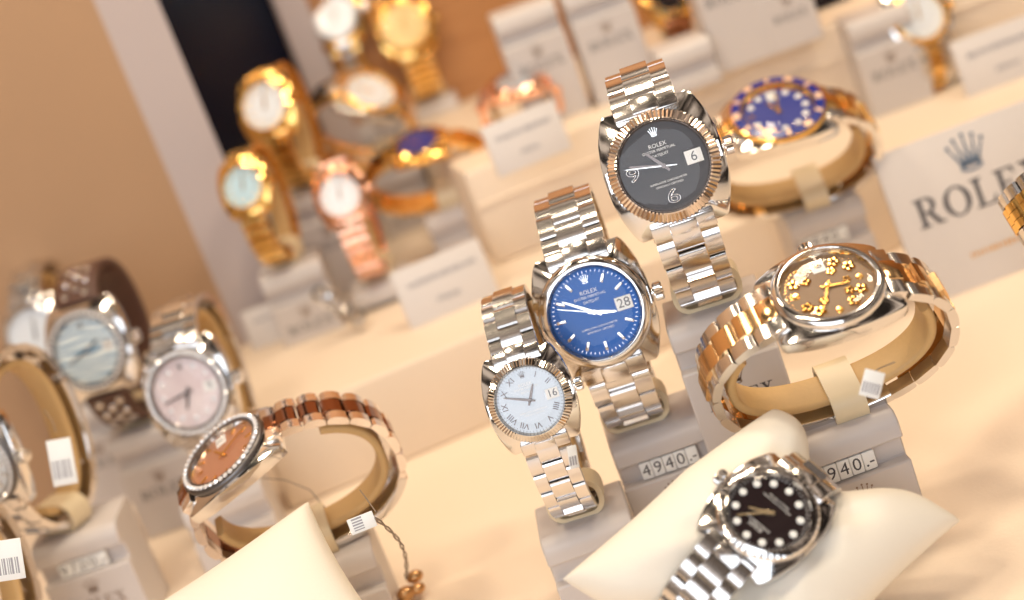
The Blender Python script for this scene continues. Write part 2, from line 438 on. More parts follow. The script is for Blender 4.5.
            for i, tx in enumerate(['', 'I', 'II', '', 'IIII', 'V', 'VI', 'VII', 'VIII', 'IX', 'X', 'XI']):
                if not tx: continue
                a = math.radians(90-30*i); me = text_mesh(tx, 3.4*k*MM, markm, .1*k*MM)
                mk('hour_numeral', me, 10.6*math.cos(a), 10.6*math.sin(a), a-PI/2 if i not in (4, 5, 6, 7, 8) else a-PI/2, .15)
        elif marks == '69':
            for i, tx in ((6, '6'), (9, '9')):
                a = math.radians(90-30*i); me = text_mesh(tx, 6.8*k*MM, markm, wire=.13*k*MM)
                o = mk('hour_numeral', me, 9.6*math.cos(a), 9.6*math.sin(a), 0, .2); o.scale = (1.3, .9, 1)
        elif marks == 'flower':
            bm = bmesh.new()
            for p in range(5):
                a = 2*PI*p/5
                vs = [bm.verts.new((1.0*math.cos(a)+.60*math.cos(t*PI/4), 1.0*math.sin(a)+.60*math.sin(t*PI/4), .25)) for t in range(8)]
                vb = [bm.verts.new((v.co.x*1.04, v.co.y*1.04, -.1)) for v in vs]
                cc = bm.verts.new((.95*math.cos(a), .95*math.sin(a), .12))
                for t in range(8):
                    bm.faces.new((vs[t], vs[(t+1) % 8], cc)); bm.faces.new((vs[t], vb[t], vb[(t+1) % 8], vs[(t+1) % 8]))
            bmesh.ops.scale(bm, vec=(k*MM,)*3, verts=bm.verts); me = mesh_from(bm, [markm], False)
            rnd = random.Random(5)
            for i in range(12):
                a = math.radians(90-30*i+rnd.uniform(-5, 5)); rr = 10.3
                if i in (0, 6, 9): continue
                mk('flower_marker', me, rr*math.cos(a), rr*math.sin(a), rnd.uniform(0, 6), s_=1.3 if i != 3 else .9)
            for x, y, s_ in ((4.6, 5.5, 1.1), (5.6, -3.2, 1), (-4.2, -5.5, 1.15), (-5, 3, 1.05), (.5, -6.2, .9)): mk('flower_marker', me, x, y, x, s_=s_)
            bm = bmesh.new(); lathe(bm, [(0, .3), (1.0, .25), (1.25, -.2)], 14)
            bmesh.ops.scale(bm, vec=(k*MM,)*3, verts=bm.verts); me = mesh_from(bm, [markm])
            for x, y in ((0, 10.2), (0, -10.2), (-10.4, 0)): mk('hour_marker', me, x, y)
        if coronet and detail == 2:
            mk('coronet', coronet_mesh(2.9*k*MM, markm), 0, 10.7, 0, .3)
        if texts:
            y = 6.4
            for j, tx in enumerate(texts):
                me = text_mesh(tx, (1.8 if j == 0 else 1.15 if j < 3 else .85)*k*MM, WHITE if texts[-1] == 'w' else INK2)
                if tx == 'w': continue
                if j < 3: mk('lettering', me, 0, 6.6-1.5*j, 0, .06)
                else: mk('lettering', me, 0, -4.6-1.2*(j-3), 0, .06)
        # hands ----------------------------------------------------
        hh, hmn, hs = hands
        def hand(nm, ang, L, w, z, m, tail=2.2, taper=.6):
            bm = bmesh.new()
            prism(bm, [(-w*.7/2, -tail), (w*.7/2, -tail), (w/2, L*.2), (w/2*taper, L*.93), (0, L), (-w/2*taper, L*.93), (-w/2, L*.2)], -.1, .14)
            bmesh.ops.scale(bm, vec=(k*MM,)*3, verts=bm.verts)
            o = new_obj(nm, mesh_from(bm, [m], False), rt); o.location = (0, 0, z*k*MM); o.rotation_euler = (0, 0, -math.radians(ang))
        hand('hour_hand', hh, 6.8, 1.1, .5, handm); hand('minute_hand', hmn, 10.8, .9, .75, handm)
        if detail == 2:
            if hs is not None: hand('second_hand', hs, 12.0, .32, 1.0, secm or handm, 4)
            bm = bmesh.new(); lathe(bm, [(0, 1.3), (.8, 1.2), (.85, .3)], 16); bmesh.ops.scale(bm, vec=(k*MM,)*3, verts=bm.verts)
            new_obj('hand_cap', mesh_from(bm, [handm]), rt)
        if date:
            bm = bmesh.new(); box(bm, (0, 0, 0), (5.2, 4.2, .12), 0, 0)
            bmesh.ops.scale(bm, vec=(k*MM,)*3, verts=bm.verts); dw = mk('date_window', mesh_from(bm, [WHITE], False), 9.4, 0, 0, .12)
            if detail == 2:
                t_ = new_obj('date_numeral', text_mesh(date, 4.2*k*MM, INK), dw); t_.location = (0, 0, .1*k*MM)
        # crystal ---------------------------------------------------
        bm = bmesh.new(); lathe(bm, [(bi, 1.2), (bi, 2.5), (bi-.5, 2.75), (9, 2.95), (4, 3.0), (0, 3.0)], 64)
        bmesh.ops.scale(bm, vec=(k*MM,)*3, verts=bm.verts); cr = new_obj('crystal', mesh_from(bm, [GLASS]), rt)
        if date and detail == 2:
            bm = bmesh.new()
            o_ = rrect(6.6, 5.0, 1.8, 5); i_ = rrect(5.4, 3.9, 1.4, 5)
            a_ = [bm.verts.new((x, y, 2.9)) for x, y in o_]; b_ = [bm.verts.new((x, y, 3.7)) for x, y in i_]
            for t in range(len(a_)): bm.faces.new((a_[t], a_[(t+1) % len(a_)], b_[(t+1) % len(a_)], b_[t]))
            c_ = bm.verts.new((0, 0, 3.95))
            for t in range(len(a_)): bm.faces.new((b_[t], b_[(t+1) % len(a_)], c_))
            bmesh.ops.translate(bm, vec=(9.2, 0, 0), verts=bm.verts)
            bmesh.ops.scale(bm, vec=(k*MM,)*3, verts=bm.verts); new_obj('cyclops_lens', mesh_from(bm, [GLASS]), cr)
        # winding crown ----------------------------------------------
        bm = bmesh.new()
        lathe(bm, [(1.6, 0), (1.6, 1.0), (2.7, 1.2), (2.9, 1.6), (2.9, 3.6), (2.5, 4.1), (0, 4.3)], 40 if detail == 2 else 20, zig={3: (-.3, 0), 4: (-.3, 0)})
        xf(bm, bm.verts, Matrix.Translation((17.8, 0, -3.2)) @ Matrix.Rotation(PI/2, 4, 'Y'))
        bmesh.ops.scale(bm, vec=(k*MM,)*3, verts=bm.verts); new_obj('winding_crown', mesh_from(bm, [bezm], True, 15), rt)
    # strap ------------------------------------------------------------
    lp = loop or Loop()
    w0 = 20*k
    if strap in ('oyster', 'jubilee', 'president'):
        # end links fill the lugs
        if head:
            for s_ in (-1, 1):
                bm = bmesh.new()
                vs = []
                vs += box(bm, (0, s_*18.6*k, -2.75*k), (20*k, 5.4*k, 3.6*k), .5*k, 0, Matrix.Rotation(-s_*.36, 3, 'X'))
                vs += box(bm, (0, s_*19.4*k, -2.75*k), (8.6*k, 5.6*k, 3.9*k), .5*k, 1, Matrix.Rotation(-s_*.36, 3, 'X'))
                bmesh.ops.scale(bm, vec=(MM,)*3, verts=bm.verts)
                new_obj('end_link', mesh_from(bm, [linkA, linkB], True, 30), rt)
        p = pitch if strap == 'oyster' else pitch*.62
        n = int(round(lp.L/p)); p = lp.L/n
        # clasp: a long smooth plate under the wrist
        cl0, cl1 = .40*lp.L, .62*lp.L
        if clasp:
            bm = bmesh.new(); fr = [(lp.frame(cl0+(cl1-cl0)*i/14, .2), 1) for i in range(15)]
            sweep(bm, fr, rrect(w0*.84, 3.4, .8, 3)); bmesh.ops.scale(bm, vec=(MM,)*3, verts=bm.verts)
            br = new_obj('bracelet_clasp', mesh_from(bm, [STEEL if case is not GOLD else GOLD], True, 30), rt)
        else:
            br = None
        if detail == 2:
            for i in range(n):
                l = (i+.25)*p
                if clasp and cl0-p*.3 < l < cl1-.2*p: continue
                u = abs(l/lp.L-.5)*2; w = round((.80+.20*u)*w0*4)/4
                me = link_mesh(strap, w, p, linkA, linkB)
                new_obj('bracelet_link', me, rt if br is None else br, sc(lp.frame(l)))
        else:
            bm = bmesh.new()
            for i in range(n):
                l = (i+.25)*p
                if clasp and cl0-p*.3 < l < cl1-.2*p: continue
                me = link_mesh(strap, round(w0*.92, 1), p, linkA, linkB)
                nb = bmesh.new(); nb.from_mesh(me); nb.transform(sc(lp.frame(l))); tmp = bpy.data.meshes.new('x'); nb.to_mesh(tmp); nb.free(); bm.from_mesh(tmp)
            new_obj('bracelet', mesh_from(bm, [linkA, linkB], True, 25), rt)
    elif strap == 'leather':
        bm = bmesh.new(); n = 60
        fr = [(lp.frame(lp.L*i/n), 1-.12*math.sin(PI*i/n)) for i in range(n+1)]
        sweep(bm, fr, rrect(w0*.98, 3.2, 1.1, 3)); bmesh.ops.scale(bm, vec=(MM,)*3, verts=bm.verts)
        st = new_obj('leather_strap', mesh_from(bm, [BROWN], True, 50), rt)
        bm = bmesh.new(); lathe(bm, [(0, .9), (1.2, .75), (1.7, .2), (1.7, -.3)], 14); bmesh.ops.scale(bm, vec=(MM,)*3, verts=bm.verts); sm = mesh_from(bm, [STEEL])
        for l0 in (3.5, 9, 14.5):
            for x in (-4.6, 0, 4.6):
                for ll in (l0 + (2.6 if x == 0 else 0), lp.L-l0-(2.6 if x == 0 else 0)):
                    o = new_obj('stud', sm, st, sc(lp.frame(ll, 1.5) @ Matrix.Translation((x, 0, 0))))
    rt['_'] = 1; del rt['_']
    return rt, lp

# ------------------------------------------------------------------ display stands
PROF = {}
def stand_block(bm, w, d, h, lip=8.5, slot=6.6):
    """side outline (y toward the back, z up, z=0 the top) drawn out across the width"""
    f = -d/2; r = 5.0
    pts = [(d/2, 0)]
    for k in range(6):
        a = math.radians(90+90*k/5); pts.append((f+r+r*math.cos(a), -r+r*math.sin(a)))
    pts += [(f, -lip), (f+3.2, -lip), (f+3.2, -lip-slot), (f-1.2, -lip-slot), (f-1.2, -h), (d/2, -h)]
    prism(bm, pts, -w/2, w/2, 0, 'x')
def make_stand(label, top, yaw, w=31, d=27, base=0.0, writing='rolex', group=None, frame=None, ring=None, cuff=None, price=None, plabel=None, plain=False):
    """top: world point on the stand's top; yaw: heading of its front; frame: world matrix of the strap where the clip holds it"""
    h = (top.z-base)/MM
    M = Matrix.Translation((top.x, top.y, base)) @ Matrix.Rotation(yaw, 4, 'Z')
    rt = root('display_stand', M, label, 'display stand', group)
    bm = bmesh.new()
    if plain: box(bm, (0, 0, -h/2), (w, d, h), .8)
    else: stand_block(bm, w, d, h)
    bmesh.ops.translate(bm, vec=(0, 0, h), verts=bm.verts)
    bmesh.ops.scale(bm, vec=(MM,)*3, verts=bm.verts)
    me = mesh_from(bm, [STAND], True, 30); o = new_obj('block', me, rt)
    bv = o.modifiers.new('b', 'BEVEL'); bv.width = .0007; bv.segments = 2; bv.limit_method = 'ANGLE'
    fy = (-d/2-1.2-.06)*MM if not plain else (-d/2-.06)*MM
    FR = Matrix.Rotation(PI/2, 4, 'X')
    lip = 15.1 if not plain else 6
    if writing:
        zc = h-lip
        if zc > 12:
            new_obj('coronet', coronet_mesh(.0062 if w > 25 else .005, BRONZE), rt, Matrix.Translation((0, fy, (zc-5.0)*MM)) @ FR)
        if writing == 'rolex' and zc > 18:
            new_obj('lettering', rolex_mesh(.0045 if w > 25 else .0034, BRONZE if price else INK), rt, Matrix.Translation((0, fy, (zc-12.2)*MM)) @ FR)
    inv = M.inverted()
    if frame is not None:
        rw, rh = ring
        bm = bmesh.new()
        outer = rrect(rw, rh, rh*.42, 5); inner = rrect(rw-3.4, rh-2.8, rh*.3, 5)
        for y0, y1 in ((-5, 5),):
            A = [bm.verts.new((x, y0, z)) for x, z in outer]; B = [bm.verts.new((x, y1, z)) for x, z in outer]
            C = [bm.verts.new((x, y0, z)) for x, z in inner]; D = [bm.verts.new((x, y1, z)) for x, z in inner]
            n = len(outer)
            for i in range(n):
                j = (i+1) % n
                bm.faces.new((A[i], A[j], B[j], B[i])); bm.faces.new((C[i], C[j], D[j], D[i])); bm.faces.new((A[i], A[j], C[j], C[i])); bm.faces.new((B[i], B[j], D[j], D[i]))
        bmesh.ops.scale(bm, vec=(MM,)*3, verts=bm.verts)
        o = new_obj('clip', mesh_from(bm, [CUFFC], True, 50), rt, inv @ frame)
    if cuff is not None:
        Mw, lp, l0, l1, cw = cuff
        bm = bmesh.new(); n = 48
        fr = [(lp.frame(l0+(l1-l0)*i/n, -5.4), 1) for i in range(n+1)]
        sweep(bm, fr, rrect(cw, 2.8, 1.2, 3)); bmesh.ops.scale(bm, vec=(MM,)*3, verts=bm.verts)
        new_obj('cuff', mesh_from(bm, [CUFF], True, 50), rt, inv @ Mw)
    if price:
        fz = h-8.5-3.3
        tm = Matrix.Translation((0, (-d/2+1.2)*MM, (fz)*MM))
        pr = root('price_tag', M @ tm, plabel or 'row of small white price tiles reading '+price, 'price tag')
        bm = bmesh.new(); box(bm, (0, 0, 0), (3.7, 1.6, 5.8), .25); bmesh.ops.scale(bm, vec=(MM,)*3, verts=bm.verts); tme = mesh_from(bm, [TILE], True, 30)
        chars = list(price[:4])+[price[4:]]
        for i, c in enumerate(chars):
            t_ = new_obj('digit_tile', tme, pr); t_.location = ((i-2)*3.85*MM + price_off, 0, .0)
            t_.rotation_euler = (0, 0, random.uniform(-.04, .04))
            g = new_obj('digit', text_mesh(c, .0056, INK), t_, Matrix.Translation((0, -.86*MM, 0)) @ FR)
    return rt
price_off = 0.0

def upright(px, py, d, yaw_deg, lean_deg, spin_deg=0):
    """world matrix of a watch head seen at a pixel; yaw from facing the lens (positive: turned to its own right), leaning back"""
    az = YAW + math.radians(yaw_deg)
    le = math.radians(lean_deg)
    n = Vector((-math.sin(az)*math.cos(le), -math.cos(az)*math.cos(le), math.sin(le)))
    up = Vector((0, 0, 1)); y = (up - n*up.dot(n)).normalized(); x = y.cross(n)
    M = Matrix((x, y, n)).transposed().to_4x4() @ Matrix.Rotation(math.radians(spin_deg), 4, 'Z')
    M.translation = P(px, py, d); return M
def facing(px, py, d, n_c, y_c):
    n = dirw(n_c); y = dirw(y_c); y = (y - n*y.dot(n)).normalized(); x = y.cross(n)
    M = Matrix((x, y, n)).transposed().to_4x4(); M.translation = P(px, py, d); return M

def on_stand(M, lp, w0, label, base=0.0, price=None, plabel=None, syaw=0, cuff=True, group=None, w=31, d=27, writing='rolex', shift=(0, 0), gap=1.0, ringh=12.0):
    """find where the strap hangs lowest and put a stand with a clip there"""
    best = min((((M @ (Vector((0, *lp.at(l)))*MM)).z, l) for l in [lp.L*i/200 for i in range(8, 193)]), key=lambda t: t[0])
    l = best[1]; l = max(.06*lp.L, min(.94*lp.L, l))
    fr = M @ sc(lp.frame(l, -2.3))
    c = fr.translation
    low = c.z - (ringh/2-.3)*MM
    top = Vector((c.x, c.y, low))
    cam_az = YAW
    yaw = -cam_az + math.radians(syaw)
    off = Matrix.Rotation(yaw, 3, 'Z') @ Vector((shift[0]*MM, shift[1]*MM, 0))
    cf = (M, lp, .10*lp.L, .90*lp.L, w0*.64) if cuff else None
    return make_stand(label, top+off, yaw, w=w, d=d, base=base, frame=fr, ring=(w0+3.5, ringh), cuff=cf, price=price, plabel=plabel, group=group, writing=writing)
# ================================================================== the setting
Y1 = G(490, 425, 0).y; Z1 = .039
YF = Y1
Y2 = G(506, 262, Z1).y; Z2 = .0845
YB = Y2 + .17
XL = G(242, 346, Z1).x
def slab(name, lo, hi, m, bev=.0):
    bm = bmesh.new(); c = [(a+b)/2 for a, b in zip(lo, hi)]; s = [b-a for a, b in zip(lo, hi)]
    box(bm, c, s, bev, seg=3); o = new_obj(name, mesh_from(bm, [m], True, 30)); tag(o, None, None, kind='structure'); return o
slab('floor', (-.9, -.4, -.02), (1.2, YB+.3, 0), FLOOR)
slab('trim_1', (XL-.005, Y1, 0), (1.2, YB, Z1), FLOOR2, .0018)
slab('trim_2', (G(498, 266, Z1).x, Y2, Z1), (1.2, YB, Z2), FLOOR2, .0018)
slab('trim_5', (G(498, 266, Z1).x, Y2-.0015, Z1+.028), (1.2, Y2+.01, Z1+.0295), FLOOR2, .0004)
# tan side wall, splayed outwards towards the shop window
A = Vector((XL, G(242, 346, Z1).y, 0)); d_ = Vector((-.995, -.10, 0)); nrm = Vector((.10, -.995, 0))
def wall(name, a, b, th, z1, m, z0=0, out=None):
    bm = bmesh.new(); t = (b-a).normalized(); n = Vector((-t.y, t.x, 0)) if out is None else out
    pts = [(a.x, a.y), (b.x, b.y), (b.x+n.x*th, b.y+n.y*th), (a.x+n.x*th, a.y+n.y*th)]
    prism(bm, pts, z0, z1); o = new_obj(name, mesh_from(bm, [m], False)); tag(o, None, None, kind='structure'); return o
wall('wall_left', A, A+d_*.9, .02, .8, WALLM, out=-nrm)
pw = (G(285, 345, Z1)-G(245, 346, Z1)).length
B_ = A + Vector((.026, .0, 0))
wall('trim_3', A, B_, .02, .8, POST, out=Vector((0, 1, 0)))
wall('wall_back', Vector((XL-.04, YB+.12, 0)), Vector((XL+.26, YB+.12, 0)), .02, .8, NAVY, out=Vector((0, 1, 0)))
wx = G(300, 0, .2)
q0 = P(285, 10, 1.0)
wall('wall_right', Vector((q0.x, YB+.0, 0)), Vector((1.3, YB+.0, 0)), .02, .8, WOOD, out=Vector((0, 1, 0)))
wall('trim_4', Vector((q0.x-.012, YB-.005, 0)), Vector((q0.x+.004, YB-.005, 0)), .02, .8, POST, out=Vector((0, 1, 0)))

# ================================================================== watches
blue = dial_mat('blue sunburst dial', (.0, .045, .24), (.0, .11, .42), .35, .3, coat=.05)
blackd = dial_mat('charcoal mineral dial', (.036, .030, .034), (.052, .044, .045), .4, .0, 'noise', coat=.05)
silver = dial_mat('silver sunburst dial', (.44, .49, .54), (.56, .60, .65), .3, .3)
champ = dial_mat('champagne bronze dial', (.17, .10, .055), (.24, .15, .085), .4, .1, coat=.05)
subd = dial_mat('royal blue dial', (.008, .02, .22), (.012, .03, .30), .35, .1, coat=.05)
blackg = dial_mat('black gloss dial', (.012, .008, .012), (.035, .02, .02), .2, .2)
pinkmop = dial_mat('pink mother of pearl dial', (.70, .58, .60), (.82, .72, .73), .3, .1, 'noise')
zebra = dial_mat('pale blue zebra dial', (.26, .42, .58), (.88, .97, 1), .3, .0, 'zebra')
rosed = dial_mat('salmon rose dial', (.62, .30, .19), (.75, .40, .27), .25, .6)
whited = dial_mat('ice white dial', (.75, .80, .85), (.85, .88, .92), .35, .1)
paleblue = dial_mat('pale blue dial', (.45, .65, .75), (.6, .78, .86), .35, .1)
goldd = dial_mat('gold dial', (.6, .42, .2), (.75, .55, .3), .3, .7)
DKH = mat('dark steel hands', (.16, .13, .12), .2, .8)

TX = ['ROLEX', 'OYSTER PERPETUAL', 'DATEJUST', 'SUPERLATIVE CHRONOMETER', 'OFFICIALLY CERTIFIED', 'w']
# W1 charcoal
M = upright(664, 166, .50, 8, 17); lp = Loop(36, 22, 82, R=17.6)
make_watch('steel wristwatch with charcoal dial, silver outline numerals 6 and 9 and fluted rose bezel', M, 17.6, lp, STEEL, 'fluted', mat('pale rose gold', (.82, .72, .65), .14, 1), blackd, '69', STEEL, 'oyster', hands=(-38, -74, -78), date='6', texts=TX, handm=DKH, secm=STEEL)
on_stand(M, lp, 18.5, 'grey block stand under the charcoal dialled watch', syaw=-8, writing='rolex')
# W2 blue
M = upright(595, 312, .52, 8, 15); lp = Loop(37, 22, 90, R=17.8)
make_watch('steel wristwatch with bright blue sunburst dial, baton markers and smooth bezel', M, 17.8, lp, STEEL, 'smooth', None, blue, 'stick', STEEL, 'oyster', hands=(105, -55, -68), date='28', texts=TX)
price_off = .001
on_stand(M, lp, 18.8, 'grey block stand carrying the blue dialled watch, with price tiles in its slot', price='4940.-', plabel='white price tiles reading 4940 in the stand below the blue watch', syaw=-3, shift=(3.5, 0))
# W3 silver roman
M = upright(530, 400, .50, 8, 14); lp = Loop(34.5, 20, 84, R=13.2)
make_watch('small steel ladies wristwatch with silver roman numeral dial and fluted bezel', M, 13.2, lp, STEEL, 'fluted', None, silver, 'roman', DKH, 'oyster', hands=(28, -68, None), date='16', texts=TX, handm=DKH, pitch=6.6)
on_stand(M, lp, 14.5, 'short grey stand under the small silver roman dialled watch', syaw=-3, w=29)
# W4 champagne flowers
M = facing(828, 287, .466, (-.22, .68, .70), (-.95, -.31, 0)); lp = Loop(35, 23, 94, R=16.2)
make_watch('two-tone wristwatch with bronze flower dial lying face up on its open bracelet', M, 16.2, lp, STEEL, 'smooth', None, champ, 'flower', GOLD, 'oyster', STEELB, mat('muted yellow gold', (.80, .53, .27), .16, 1), hands=(190, 297, None), date='8', handm=GOLD, pitch=8.2)
price_off = -.003
on_stand(M, lp, 17, 'grey block stand with price tiles and crown logo, behind the front cushion', price='4940.-', plabel='white price tiles reading 4940 beside the black dialled watch on the cushion', w=32, shift=(-5, 0))
# W5 submariner
M = facing(778, 111, .645, (-.2, .68, .70), (-.97, -.22, 0)); lp = Loop(34, 23, 88, R=17.6)
make_watch('two-tone diving wristwatch with royal blue dial and blue gold-edged bezel', M, 17.6, lp, STEEL, 'diver', GOLD, subd, 'big_dot', GOLD, 'oyster', STEELB, GOLDB, hands=(60, 100, None), date='3', handm=GOLD)
on_stand(M, lp, 18, 'grey stand with pale blue price tiles under the blue diving watch', price='8840.-', plabel='blurred price tiles under the blue diving watch', w=31)
# W8 pink
M = upright(188, 392, .645, 12, 14); lp = Loop(33, 22, 90, R=17.6)
make_watch('steel wristwatch with pink pearl dial, diamond dots and diamond bezel', M, 17.6, lp, STEEL, 'diamond', None, pinkmop, 'dot', STEEL, 'oyster', hands=(200, 259, None), date='9', handm=DKH)
on_stand(M, lp, 18.5, 'tall grey logo stand under the pink pearl dialled watch', syaw=2, w=33, shift=(-9, -11))
# W9 zebra
M = upright(88, 350, .69, 14, 14); lp = Loop(33, 22, 90, R=17.8)
make_watch('wristwatch with pale blue zebra striped dial on a studded brown leather strap', M, 17.8, lp, STEEL, 'diamond', None, zebra, 'none', STEEL, 'leather', hands=(60, 250, None), date='5', handm=STEEL)
on_stand(M, lp, 18.5, 'grey stand under the zebra dialled watch', syaw=-3, w=31, cuff=False)
# W10 left edge
M = upright(-16, 464, .61, 32, 6); lp = Loop(34, 22, 90, R=15.8)
make_watch('steel watch with white dial and diamond bezel turned aside above the 9700 price', M, 15.8, lp, STEEL, 'diamond', None, whited, 'stick', STEEL, 'oyster', hands=(40, 190, None), date='2', handm=DKH)
price_off = .0
on_stand(M, lp, 17, 'grey block stand with 9700 price tiles near the lower left corner', price='9700.-', plabel='white price tiles reading 9700 in the stand at lower left', syaw=-4, w=34, shift=(4, 0))
# W12 bottom-left corner
M = upright(-95, 622, .56, 40, 8); lp = Loop(33, 23, 90, R=15.8)
make_watch('wristwatch cut off by the bottom left corner, only its pale dial edge and side showing', M, 15.8, lp, STEEL, 'smooth', None, whited, 'stick', STEEL, 'oyster', hands=(40, 190, None), detail=1)
on_stand(M, lp, 17, 'grey stand under the watch at the bottom left corner', syaw=-4)
# W11 behind
M = upright(36, 336, .74, 10, 14); lp = Loop(30, 20, 90, R=15)
make_watch('blurred steel wristwatch with white dial behind the zebra dialled watch', M, 15, lp, STEEL, 'smooth', None, whited, 'none', STEEL, 'oyster', detail=1)
on_stand(M, lp, 16, 'grey stand behind the zebra dialled watch')
# W7 rose
M = facing(224, 455, .545, (-.58, .66, .50), (-.73, -.64, -.10)); lp = Loop(34.5, 24, 62, R=16.8)
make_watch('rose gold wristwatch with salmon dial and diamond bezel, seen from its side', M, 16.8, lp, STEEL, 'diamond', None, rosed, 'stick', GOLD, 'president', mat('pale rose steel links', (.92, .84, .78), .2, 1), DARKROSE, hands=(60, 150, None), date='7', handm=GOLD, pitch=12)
on_stand(M, lp, 17.5, 'pale grey stand under the rose gold diamond watch', w=33, writing=None)
# W6 on the cushion
M6 = facing(768, 513, .44, (.0, .50, .86), (-.70, -.58, .42)); lp6 = Loop(28, 18, 100, R=14)
make_watch('steel wristwatch with black dial and bright round numerals strapped round the front cushion', M6, 14, lp6, STEEL, 'engine', None, blackg, 'big_dot', WHITE, 'oyster', hands=(62, 40, None), handm=mat('warm gold hands', (1, .8, .5), .2, .8), date=None, coronet=False, pitch=6.8, texts=['ROLEX', 'OYSTER PERPETUAL', '', 'SUPERLATIVE CHRONOMETER', 'OFFICIALLY CERTIFIED', 'w'])

# background watches
def bgwatch(label, px, py, d, R, kind, case, bezm, dial, strap, la, lb, base, slabel, a=30, b=20, cuff=True, bez='fluted', yaw=0, lean=24, marks='stick', nrm_=None, yv=None, **k):
    lp = Loop(a, b, 68 if kind == 'up' else 90, R)
    M = upright(px, py, d, yaw, lean) if kind == 'up' else facing(px, py, d, nrm_ or (-.2, .78, .60), yv or (-.95, -.3, 0))
    make_watch(label, M, R, lp, case, bez, bezm, dial, marks, bezm, strap, la, lb, detail=1, handm=bezm, **k)
    on_stand(M, lp, R*1.05, slabel, base=base, w=29, d=22, writing='rolex', cuff=cuff)
bgwatch('yellow gold wristwatch with white dial against the dark panel', 265, 106, .79, 14.1, 'up', GOLD, GOLD, whited, 'president', GOLDB, GOLD, Z1, 'tall grey stand below the gold watch by the dark panel', a=28, bez='fluted', yaw=18)
bgwatch('small yellow gold wristwatch with pale blue dial beside the grey post', 243, 187, .745, 11.6, 'up', GOLD, GOLD, paleblue, 'president', GOLDB, GOLD, Z1, 'grey stand under the gold watch beside the grey post', a=26, yaw=14)
bgwatch('small rose gold wristwatch with shining white dial and rose bracelet', 340, 196, .76, 11.9, 'up', ROSE, ROSE, whited, 'president', ROSE, ROSE, Z1, 'grey stand under the rose gold white dialled watch', a=28, yaw=6)
bgwatch('two-tone chronograph on a round gold bracelet in front of the dark panel', 370, 92, .86, 15.5, 'ring', STEEL, GOLD, whited, 'oyster', GOLDB, STEELB, Z1, 'grey stand under the two-tone chronograph', a=27, b=25, cuff=False, nrm_=(.25, .62, .74), yv=(-.93, .2, .2), bez='smooth')
bgwatch('small yellow gold wristwatch with violet blue dial on an open gold bracelet', 418, 143, .80, 12.5, 'ring', GOLD, GOLD, subd, 'oyster', GOLDB, GOLD, Z1, 'grey logo stand under the violet dialled gold watch', a=29, b=17, cuff=False, nrm_=(-.25, .72, .65), yv=(-.93, -.2, 0))
bgwatch('gold wristwatch with glaring white dial at the top beside the dark panel', 334, 16, .90, 15, 'up', GOLD, STEEL, whited, 'oyster', GOLDB, STEELB, Z1, 'stand under the topmost white dialled watch', a=27, yaw=5)
bgwatch('yellow gold wristwatch with gold dial near the top in front of the wood', 404, 26, .90, 15.5, 'up', GOLD, GOLD, goldd, 'president', GOLDB, GOLD, Z1, 'stand under the gold dialled watch at the top', a=27, yaw=-5)
bgwatch('blurred rose gold wristwatch above the white card in the middle', 515, 82, .79, 11.5, 'ring', ROSE, ROSE, silver, 'oyster', ROSE, ROSE, Z2, 'stand behind the upper middle card', a=18, b=14)
bgwatch('two-tone chronograph with white dial and gold bezel at the top right', 919, 16, .78, 14.5, 'up', STEEL, GOLD, whited, 'oyster', STEELB, GOLDB, Z1, 'stand under the top right chronograph', a=26, yaw=-5, marks='big_dot')
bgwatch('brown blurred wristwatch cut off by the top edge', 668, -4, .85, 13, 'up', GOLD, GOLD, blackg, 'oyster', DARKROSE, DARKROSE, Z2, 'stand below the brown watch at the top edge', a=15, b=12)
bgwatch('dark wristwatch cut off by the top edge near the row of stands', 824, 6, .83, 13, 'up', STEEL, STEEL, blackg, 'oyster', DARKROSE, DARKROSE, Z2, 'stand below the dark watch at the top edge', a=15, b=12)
# right edge bracelet
M = facing(1168, 132, .50, (.35, .45, .82), (-.9, -.35, .3)); lp = Loop(37, 24, 90, R=16)
make_watch('two-tone wristwatch at the right edge of which only the ribbed bracelet shows', M, 16, lp, STEEL, 'fluted', GOLD, champ, 'stick', GOLD, 'jubilee', STEELB, GOLD, hands=(30, 90, None), detail=2, clasp=False, pitch=11)
on_stand(M, lp, 17, 'stand under the two-tone watch past the right edge')
M = facing(1000, -12, .82, (0, .8, .6), (-.95, -.3, 0)); lp = Loop(28, 20, 90, R=14)
make_watch('blurred steel and gold wristwatch at the top right corner', M, 14, lp, STEEL, 'smooth', GOLD, goldd, 'none', GOLD, 'oyster', STEELB, STEELB, detail=1)
on_stand(M, lp, 15, 'stand under the top right corner watch', base=Z1)

# ================================================================== bare stands behind
def bare(px, py, z_base, d, w, h, label, writing='rolex', yaw=0, plain=False, group=None):
    """stand whose front lower left corner is at the pixel"""
    c = G(px, py, z_base); yw = -YAW + math.radians(yaw)
    off = Matrix.Rotation(yw, 3, 'Z') @ Vector((w/2*MM, 15*MM, 0)); c = c+off
    return make_stand(label, Vector((c.x, c.y, z_base+h*MM)), yw, w=w, d=24, base=z_base, writing=writing, plain=plain)
bare(532, 132, Z2, 0, 30, 55, 'tall grey logo stand in front of the wood, left of the pair')
bare(600, 108, Z2, 0, 30, 55, 'tall grey logo stand in front of the wood, right of the pair')
bare(672, 100, Z2, 0, 25, 21, 'low grey logo stand in front of the brown watch at the top edge')
bare(722, 76, Z2, 0, 27, 60, 'tall grey logo stand right of the brown watch at the top edge')
bare(776, 56, Z2, 0, 24, 42, 'grey stand left of the dark watch at the top edge')
bare(876, 120, Z1, 0, 30, 46, 'grey logo stand left of the top right chronograph')
bare(300, 300, Z1, 0, 27, 50, 'tall grey logo stand between the two gold watches')

